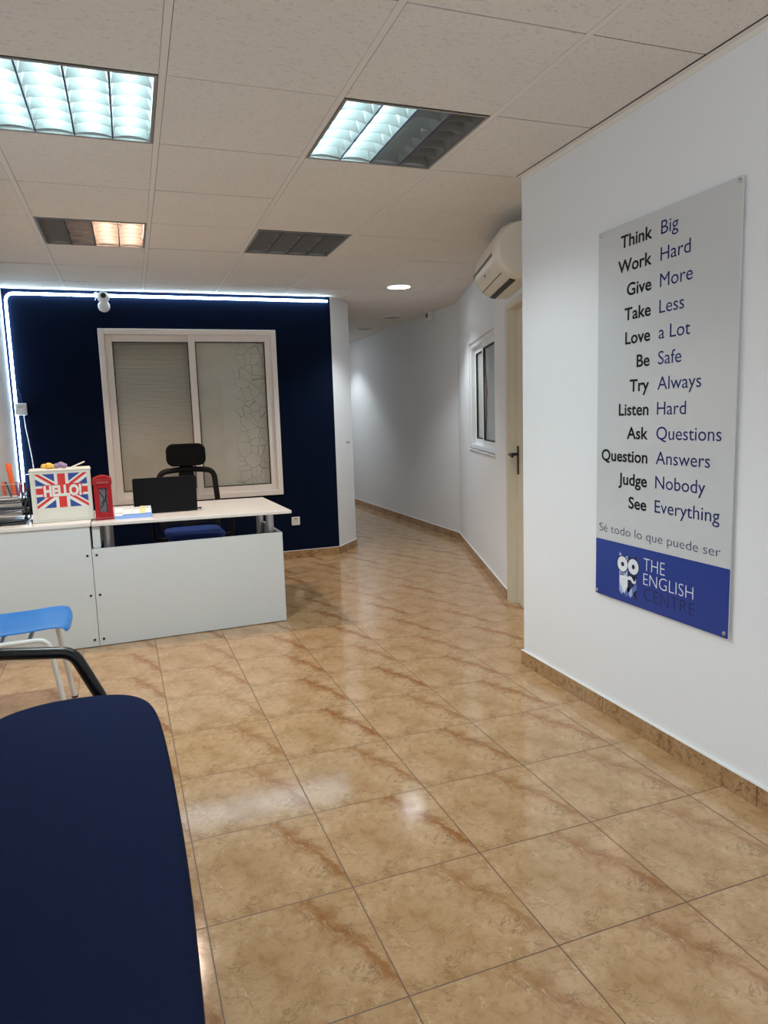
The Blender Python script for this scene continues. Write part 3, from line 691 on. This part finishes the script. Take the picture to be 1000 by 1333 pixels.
# things standing on the counter
def flagbox():
    t = thing('hello_box', 'cream square box with a union flag print and HELLO! lettering on the counter', 'box', (-.414, 4.567, Z1), .07)
    Wd, H, D = .330, .312, .22; h = Wd/2
    MB().box(-h, h, 0, D, 0, H-.012).build('body', MT['boxw'], t, bevel=.004)
    MB().box(-h-.003, h+.003, -.003, D+.003, H-.012, H).build('lid', MT['boxw'], t, bevel=.003)
    MB().box(-h+.022, -h+.024, -.0008, 0, .015, H-.02).box(h-.024, h-.022, -.0008, 0, .015, H-.02).box(-h+.022, h-.022, -.0008, 0, .013, .015).build('panel_line', MT['edge'], t)
    fx, fz, fwid, fh = -h+.028, .087, .280, .200
    def P(layer): return lambda u, v: (fx+u, -.0008-.0004*layer, fz+v)
    def quad(m, pts, layer):
        pts = clip(pts, 0, fwid, 0, fh); 
        if len(pts) > 2: m._f([m.bm.verts.new(P(layer)(*p)) for p in pts])
    def diag(a, b, wd, sh=0):
        a, b = Vector(a), Vector(b); d = (b-a).normalized(); n = Vector((-d.y, d.x)); a = a-d*.1; b = b+d*.1
        return [tuple(a+n*(sh+wd)), tuple(a+n*(sh-wd)), tuple(b+n*(sh-wd)), tuple(b+n*(sh+wd))]
    C = (fwid/2, fh/2); cs = [(0, 0), (fwid, 0), (fwid, fh), (0, fh)]
    m = MB(); quad(m, cs, 0); lab(m.build('flag_print', MT['blue'], t), 'blue field of the flag print')
    m = MB()
    for a, b in ((cs[0], cs[2]), (cs[1], cs[3])): quad(m, diag(a, b, .021), 1)
    quad(m, [(C[0]-.038, 0), (C[0]+.038, 0), (C[0]+.038, fh), (C[0]-.038, fh)], 3); quad(m, [(0, C[1]-.032), (fwid, C[1]-.032), (fwid, C[1]+.032), (0, C[1]+.032)], 3)
    lab(m.build('flag_print', MT['white'], t), 'white crosses of the flag print')
    m = MB()
    quad(m, diag(cs[0], cs[2], .0075, .004), 2); quad(m, diag(cs[1], cs[3], .0075, -.004), 2)
    quad(m, [(C[0]-.021, 0), (C[0]+.021, 0), (C[0]+.021, fh), (C[0]-.021, fh)], 4); quad(m, [(0, C[1]-.018), (fwid, C[1]-.018), (fwid, C[1]+.018), (0, C[1]+.018)], 4)
    quad(m, [(.034, C[1]-.039), (.252, C[1]-.033), (.250, C[1]+.040), (.036, C[1]+.034)], 5)
    lab(m.build('flag_print', MT['red'], t), 'red crosses and red name panel of the flag print')
    m = MB(); letters(m, 'HELLO!', C[0]+.003, C[1]-.030, .062, P(6), 'C', width=.205, off=.055); lab(m.build('hello_lettering', MT['white'], t), 'bold white HELLO! letters')
    return t
flagbox()
def clump(name, label, cat, loc, mat, blobs):
    m = MB()
    for c, r in blobs: m.ball(c, r, 1, 1, .85, 2)
    o = m.build(name, mat, None, smooth=True); o.location = loc; return tag(o, label, cat)
zt = Z1+.312
clump('soft_toy', 'small yellow soft toy lying on top of the hello box', 'toy', (-.485, 4.66, zt+.016), MT['yellow'], [((-.022, 0, 0), .019), ((.005, -.01, .003), .022), ((.026, .006, -.003), .017), ((.0, .016, .006), .018)])
clump('soft_toy', 'small lilac and grey soft toy on the hello box beside the yellow one', 'toy', (-.420, 4.665, zt+.016), MT['lilac'], [((-.02, 0, 0), .018), ((.004, .004, .006), .021), ((.024, -.004, -.001), .018)])
o = MB().tube([(-.036, 0, -.013), (.036, .01, .016)], .0045, 8).build('wooden_stick', MT['stick']); o.location = (-.318, 4.655, zt+.018); tag(o, 'thin pale stick lying on the right of the hello box top', 'stick')
o = MB().box(-.05, .04, -.03, .03, 0, .004).build('folded_paper', MT['sheet'], bevel=.001); o.location = (-.535, 4.645, zt); tag(o, 'folded white paper on the left of the hello box top', 'paper')

# red telephone box
t = thing('toy_phone_box', 'red model telephone box standing on the desk beside the hello box', 'model', (-.188, 4.553, Z2), .04)
MB().box(-.053, .053, 0, .105, 0, .016).build('plinth', MT['tredd'], t, bevel=.002)
mb = MB()
for x0, x1 in ((-.050, -.024), (.024, .050)): mb.box(x0, x1, .004, .101, .016, .214)
mb.box(-.024, .024, .004, .101, .016, .045).box(-.024, .024, .004, .101, .194, .214).box(-.024, .024, .030, .101, .045, .194)
mb.build('body', MT['tred'], t, bevel=.0015)
MB().box(-.0235, .0235, .0275, .0298, .046, .193).build('window_pane', MT['pane'], t)
mb = MB()
for c in ([(-.021, .026, .17), (.004, .024, .13), (-.002, .024, .09), (-.018, .024, .075)], [(.018, .026, .19), (.012, .024, .12), (.020, .024, .07), (.016, .025, .05)], [(-.014, .026, .10), (.010, .024, .115), (.02, .024, .15)], [(-.022, .025, .19), (.022, .025, .188)]):
    mb.tube(fillet(c, .012, 4), .0022, 6)
mb.build('glazing_bar', MT['black'], t)
MB().box(-.054, .054, -.001, .106, .214, .246).build('roof', MT['tred'], t, bevel=.002)
dome = [(-.052, .246)] + [(-.052+.104*k/10, .252+.016*math.sin(PI*k/10)) for k in range(11)] + [(.052, .246)]
MB().prism([(x, .002, z) for x, z in dome], (0, .101, 0)).build('dome', MT['tred'], t, bevel=.002)
MB().box(-.040, .040, -.0025, -.001, .219, .236).build('sign_panel', MT['tredd'], t)
m = MB(); letters(m, 'TELEPHONE', 0, .2235, .008, lambda u, v: (u, -.0030, v), 'C', width=.066); m.build('sign_lettering', MT['gold'], t)

# blue holder with four paper cards
t = thing('card_holder', 'light blue desk holder with white and yellow notes in front of the laptop', 'card holder', (-.024, 4.535, Z2), -.01)
MB().prism([(-.107, 0, 0), (-.107, .030, .050), (-.107, .036, .050), (-.107, .050, 0)], (.214, 0, 0)).build('holder', MT['noteb'], t, bevel=.001)
for k, (x0, x1, z0, z1, mt) in enumerate(((-.106, -.063, .018, .066, 'notew'), (-.062, -.006, .026, .067, 'notew'), (-.005, .038, .026, .064, 'notew'), (.039, .068, .026, .068, 'notey'), (.069, .103, .028, .067, 'notew'))):
    yy = lambda z: .6*z-.0015
    n = MB().prism([(x0, yy(z0), z0), (x1, yy(z0), z0), (x1, yy(z1), z1), (x0, yy(z1), z1)], (0, -.0012, 0)).build('note_card', MT[mt], t)
    lab(n, 'yellowish note' if mt == 'notey' else 'white note with grey writing')
    m = MB(); xs = x0+.004
    while xs < x1-.006:
        zz = z1-.012 if k != 0 else z0+.012
        m.prism([(xs, yy(zz)-.0012, zz), (xs+.003, yy(zz)-.0012, zz), (xs+.003, yy(zz+.008)-.0012, zz+.008), (xs, yy(zz+.008)-.0012, zz+.008)], (0, -.0004, 0)); xs += random.uniform(.005, .009)
    m.build('marking', MT['ink'], n)

# laptop, lid towards us
t = thing('laptop', 'open black laptop seen from the back of its lid on the reception desk', 'laptop', (.176, 4.705, Z2), .03)
MB().slab(rrect(-.195, .195, .0, .25, .012), .003, .022).build('base', MT['black'], t, bevel=.003)
mb = MB(); poly0 = rrect(-.195, .195, 0, .214, .012)
mb.prism([(x, -.002-z*.05, .016+z) for x, z in poly0], (0, .010, 0)); mb.build('lid', MT['blacks'], t, bevel=.003)
MB().box(-.15, .15, .004, .02, .0, .026).build('hinge', MT['black'], t, bevel=.003)
MB().tube(fillet([(.194, .03, .012), (.215, .03, .012), (.222, .05, .008), (.225, .12, .005)], .015, 5), .004, 8).build('cable', MT['black'], t, smooth=True)

# letter trays stacked at the left of the counter
def tray(z, dx, dy, mat, rz, label, fill=False):
    t = thing('letter_tray', label, 'tray', (-.762+dx, 4.58+dy, z), rz, 'stacked letter trays on the counter')
    mb = MB(); n = 10
    def fy(x): return -.028*math.cos(x/.136*PI/2)-.0     # bowed front
    xs = [-.136+.272*k/n for k in range(n+1)]
    mb.slab([(x, fy(x)) for x in xs]+[(.136, .26), (-.136, .26)], 0, .004)
    mb.build('tray_floor', mat, t)
    mb = MB().tube([(x, fy(x), .018) for x in xs], .0055, 8); mb.tube([(x, fy(x), .003) for x in xs], .0045, 8)
    mb.build('front_rim', mat, t, smooth=True)
    for s in (-1, 1):
        MB().tube(fillet([(s*.134, 0, .018), (s*.134, .10, .052), (s*.134, .26, .055)], .05, 5), .005, 8).tube([(s*.134, .0, .003), (s*.134, .26, .003)], .005, 8).tube([(s*.134, .26, .003), (s*.134, .26, .055)], .005, 8).tube([(s*.134, .12, .003), (s*.134, .12, .053)], .004, 8).build('side_rail', mat, t, smooth=True)
    return t
tray(Z1+.006, .0, 0, MT['trayk'], 0, 'bottom black letter tray, resting on the counter at the left edge')
tray(Z1+.067, .002, .004, MT['traym'], .01, 'middle grey metal letter tray of the stack beside the hello box')
tray(Z1+.128, -.003, .002, MT['trayk'], -.01, 'topmost dark letter tray of the stack, filled with white paper')
for k, (z, lbl) in enumerate(((Z1+.0715, 'white paper sheets in the middle letter tray'), (Z1+.1325, 'thick white pile of paper in the topmost letter tray'))):
    o = MB().box(-.120, .120, -.010, .24, 0, .012 if k == 0 else .018).build('paper_stack', MT['sheet'], bevel=.001); o.location = (-.762, 4.584, z); tag(o, lbl, 'paper')
o = MB().box(-.12, .12, -.01, .24, 0, .010).build('document_folder', MT['trayk'], bevel=.002); o.location = (-.762, 4.585, Z1+.0105); tag(o, 'black folder in the bottom letter tray', 'folder')

# clear pen box with pens, standing on the paper of the top tray
pz = Z1+.1507
t = thing('pen_box', 'clear acrylic pen box with a thin grey rim on top of the paper trays', 'pen holder', (-.745, 4.66, pz))
a, b, hh = .125, .05, .085
MB().box(-a, a, -b, b, 0, .003).build('box_floor', MT['acry'], t)
MB().box(-a, a, -b, -b+.002, .003, hh).box(-a, a, b-.002, b, .003, hh).box(-a, -a+.002, -b+.002, b-.002, .003, hh).box(a-.002, a, -b+.002, b-.002, .003, hh).build('box_wall', MT['acry'], t)
MB().tube([(-a, -b, hh), (a, -b, hh), (a, b, hh), (-a, b, hh)], .0028, 6, closed=True).tube([(a, -b, .002), (a, -b, hh)], .0025, 6).build('rim', MT['rim'], t)
def pen(name, label, x, y, dx, L, r, mat, capm=None, grp=None):
    d = Vector((dx, .08, 1)).normalized(); o = thing(name, label, 'pen', (-.745+x, 4.66+y, pz+.004+r), 0, grp)
    MB().tube([d*0, d*(L*.72)], r, 10).build('barrel', mat, o, smooth=True)
    MB().tube([d*(L*.72), d*(L*.93), d*L], [r*1.12, r*1.12, r*.7], 10).build('cap', capm or mat, o, smooth=True)
pen('marker_pen', 'tall bright orange marker leaning left out of the pen box', .066, .0, -.12, .190, .0135, MT['orange'])
pen('marker_pen', 'short pale orange marker standing left of the tall one in the pen box', .012, .012, -.05, .082, .010, MT['orange'])
pen('ballpoint_pen', 'slim dark pen leaning in the pen box beside the tall marker', .052, -.022, -.28, .095, .0045, MT['navp'])
pen('ballpoint_pen', 'slim violet pen in the middle of the pen box', .082, .004, -.05, .085, .006, MT['purple'])
pen('ballpoint_pen', 'slim red pen at the right of the pen box', .092, -.012, .12, .080, .005, MT['redp'])
pen('marker_pen', 'red tipped pen against the right end of the pen box', .118, .0, .10, .080, .007, MT['redp'], MT['navp'])

# ---------------------------------------------------------------- office chair behind the desk
t = thing('office_chair', 'black office chair with headrest and blue seat behind the reception desk', 'chair', (.388, 5.42, 0), PI+.04)
# local: +y faces backwards out of the back rest after the half turn; back rest at y = -.14
MB().slab(rrect(-.195, .195, -.19, .26, .09), .455, .475).build('seat_pan', MT['black'], t, bevel=.004)
MB().slab(rrect(-.205, .205, -.20, .27, .10), .475, .520).build('seat', MT['seatb'], t, bevel=.018, seg=4, smooth=True)
yb = -.16
pts = fillet([(-.20, yb+.02, .50), (-.218, yb-.02, .70), (-.205, yb-.05, .945), (0, yb-.055, .962), (.205, yb-.05, .945), (.218, yb-.02, .70), (.20, yb+.02, .50)], .075, 8)
MB().tube(pts, .021, 12).build('back_frame', MT['black'], t, smooth=True)
mb = MB(); rows = []
for k in range(9):
    z = .54+.40*k/8; rows.append([mb.bm.verts.new((x, yb-.004-.045*((z-.54)/.4)+.02*(1-(x/.19)**2)*0, z)) for x in (-.195, -.1, 0, .1, .195)])
for A, B in zip(rows, rows[1:]):
    for q in range(4): mb._f([A[q], A[q+1], B[q+1], B[q]])
mb.build('mesh_back', MT['mesh'], t)
MB().prism([(-.045, yb-.06, .45), (.045, yb-.06, .45), (.06, yb-.075, .90), (.045, yb-.075, .975), (-.045, yb-.075, .975), (-.06, yb-.075, .90)], (0, -.022, 0)).build('spine', MT['black'], t, bevel=.006)
hp = rrect(-.146, .146, .985, 1.155, .055, 8)
mb = MB(); mb.prism([(x, yb-.075-.02*abs(x/.146)**2*-1, z) for x, z in hp], (0, .055, 0))
mb.build('headrest', MT['blackf'], t, bevel=.015, seg=4, smooth=True)
MB().box(-.05, .05, yb-.085, yb-.062, .95, 1.03).build('headrest_stem', MT['black'], t, bevel=.006)
for s in (-1, 1):
    MB().tube(fillet([(s*.20, .02, .462), (s*.285, .02, .462), (s*.285, .02, .655)], .04, 6), .016, 10).build('arm_post', MT['black'], t, smooth=True)
    MB().slab(rrect(s*.285-.036, s*.285+.036, -.12, .14, .03), .655, .682).build('arm_pad', MT['black'], t, bevel=.006)
MB().lathe([(.03, .10), (.03, .30), (.02, .301), (.02, .455)], (0, 0.02, 0), 20).build('gas_column', MT['blackm'], t, smooth=True)
for k in range(5):
    a = 2*PI*k/5+.3; d = Vector((math.cos(a), math.sin(a), 0)); c = Vector((0, .02, 0))
    lg = MB().tube([c+d*.02+Vector((0, 0, .105)), c+d*.29+Vector((0, 0, .075))], [.026, .016], 8).build('base_leg', MT['black'], t, smooth=True)
    q = c+d*.285; n = Vector((-d.y, d.x, 0))
    MB().tube([q+n*-.022+Vector((0, 0, .028)), q+n*.022+Vector((0, 0, .028))], .028, 14).tube([q+Vector((0, 0, .028)), q+Vector((0, 0, .07))], .008, 8).build('caster', MT['black'], lg, smooth=True)

# ---------------------------------------------------------------- blue plastic chair
t = thing('plastic_chair', 'bright blue plastic chair with white tube legs in front of the counter', 'chair', (-.50, 3.43, 0), .03)
# seat shell: profile in x (front at +x) swept across y, with a turned-down front lip and rising back
prof = [(.170, .424), (.169, .434), (.160, .442), (.13, .446), (.07, .444), (0, .438), (-.08, .438), (-.15, .446), (-.19, .470), (-.212, .52), (-.225, .60), (-.24, .70), (-.25, .78)]
mb = MB(); hw = .204; rows = []
ny = 10
for (x, z) in prof:
    row = []
    for k in range(ny+1):
        y = -hw+2*hw*k/ny; e_ = abs(y)/hw
        lift = .012*e_**3 if x > -.15 else 0
        row.append(mb.bm.verts.new((x - (-.004+.014*e_**4 if x > .1 else 0) + (.03*e_**2 if z > .5 else 0), y*(1-.02*(x > .15)), z+lift)))
    rows.append(row)
for A, B in zip(rows, rows[1:]):
    for k in range(ny): mb._f([A[k], A[k+1], B[k+1], B[k]])
o = mb.build('seat_shell', MT['chairb'], t, smooth=True)
sm = o.modifiers.new('thick', 'SOLIDIFY'); sm.thickness = .008; sm.offset = -1
b_ = o.modifiers.new('subd', 'SUBSURF'); b_.levels = 1; b_.render_levels = 2
for s in (-1, 1):
    y = s*(.205 if s < 0 else .195)
    pts = fillet([(-.215, y, 0), (-.20, y, .414), (.095, y, .416), (.150, y, 0)], .055, 8)
    fr = MB().tube(pts, .0115, 12).build('leg_frame', MT['white_tube'], t, smooth=True)
    for x in (-.215, .150): MB().lathe([(.013, 0), (.013, .008)], (x, y, 0), 12).build('rubber_foot', MT['black'], fr)
MB().tube([(.02, -.187, .412), (.02, .187, .412)], .009, 10).tube([(-.09, -.187, .412), (-.09, .187, .412)], .009, 10).build('crossbar', MT['white_tube'], t, smooth=True)

# ---------------------------------------------------------------- upholstered bench in the foreground
t = thing('waiting_bench', 'long navy upholstered waiting bench with a black tube armrest in the left foreground', 'bench', (-.22, 1.35, 0))
half = [(-.235, .985), (-.16, 1.035), (-.10, 1.058), (-.03, 1.064), (.05, 1.060), (.12, 1.045), (.175, 1.005), (.212, .945), (.232, .86), (.245, .72), (.255, .50), (.262, .25), (.266, 0)]
out = half + [(x, -y) for x, y in half[::-1][1:]]
out += [(-.26, -.90), (-.275, -.5), (-.275, .5), (-.26, .90)]
mb = MB(); rings = []
for sc_, z in ((.93, .352), (.985, .365), (1.0, .385), (1.0, .415), (.988, .434), (.95, .447), (.86, .456), (.6, .462), (.3, .464)):
    def ins(p, s_):                                # shrink by a near-constant inset
        x, y = p; return (x-.0-(1-s_)*x*1.0, y-(1-s_)*.55*y*1.0)
    rings.append([mb.bm.verts.new((*ins(p, sc_), z)) for p in out])
n = len(out)
for A, B in zip(rings, rings[1:]):
    for k in range(n): mb._f([A[k], A[(k+1) % n], B[(k+1) % n], B[k]])
mb._f(rings[0][::-1]); mb._f(rings[-1])
mb.build('seat_cushion', MT['fab'], t, smooth=True, subd=2)
MB().tube([(*(Vector(p)*.985), .360) for p in out], .005, 6, closed=True).build('piping', MT['navp'], t, smooth=True)
MB().slab(rrect(-.22, .20, -.95, .95, .08), .325, .352).build('seat_frame', MT['blackm'], t)
mb = MB(); mb.prism([(-.27, y, z) for y, z in rrect(-1.0, 1.0, .56, .92, .08)], (-.055, 0, 0)); mb.build('backrest', MT['fab'], t, bevel=.02, seg=4, smooth=True)
for y in (-1.0, 1.0):
    for x in (-.20, .15): MB().tube([(x, y*.92, 0), (x, y*.92, .33)], .017, 12).build('leg', MT['blackm'], t, smooth=True)
    MB().tube([(-.20, y*.92, .33), (.15, y*.92, .33)], .014, 10).build('leg_bar', MT['blackm'], t, smooth=True)
for s in (-1, 1):
    y = s*1.112
    pts = fillet([(-.30, y, .60), (-.22, y, .597), (-.015, y, .574), (.062, y, .40), (.062, y*.96, .338), (-.0, y*.80, .338)], .07, 8)
    MB().tube(pts, .020, 14).build('armrest', MT['blackm'], t, smooth=True)
    MB().tube([(-.30, y, .60), (-.31, y*.9, .60)], .02, 12).build('arm_bracket', MT['blackm'], t, smooth=True)
for y in (-.6, .6): MB().tube(fillet([(-.20, y, .335), (-.335, y, .335), (-.335, y, .75)], .05, 6), .014, 10).build('back_support', MT['blackm'], t, smooth=True)
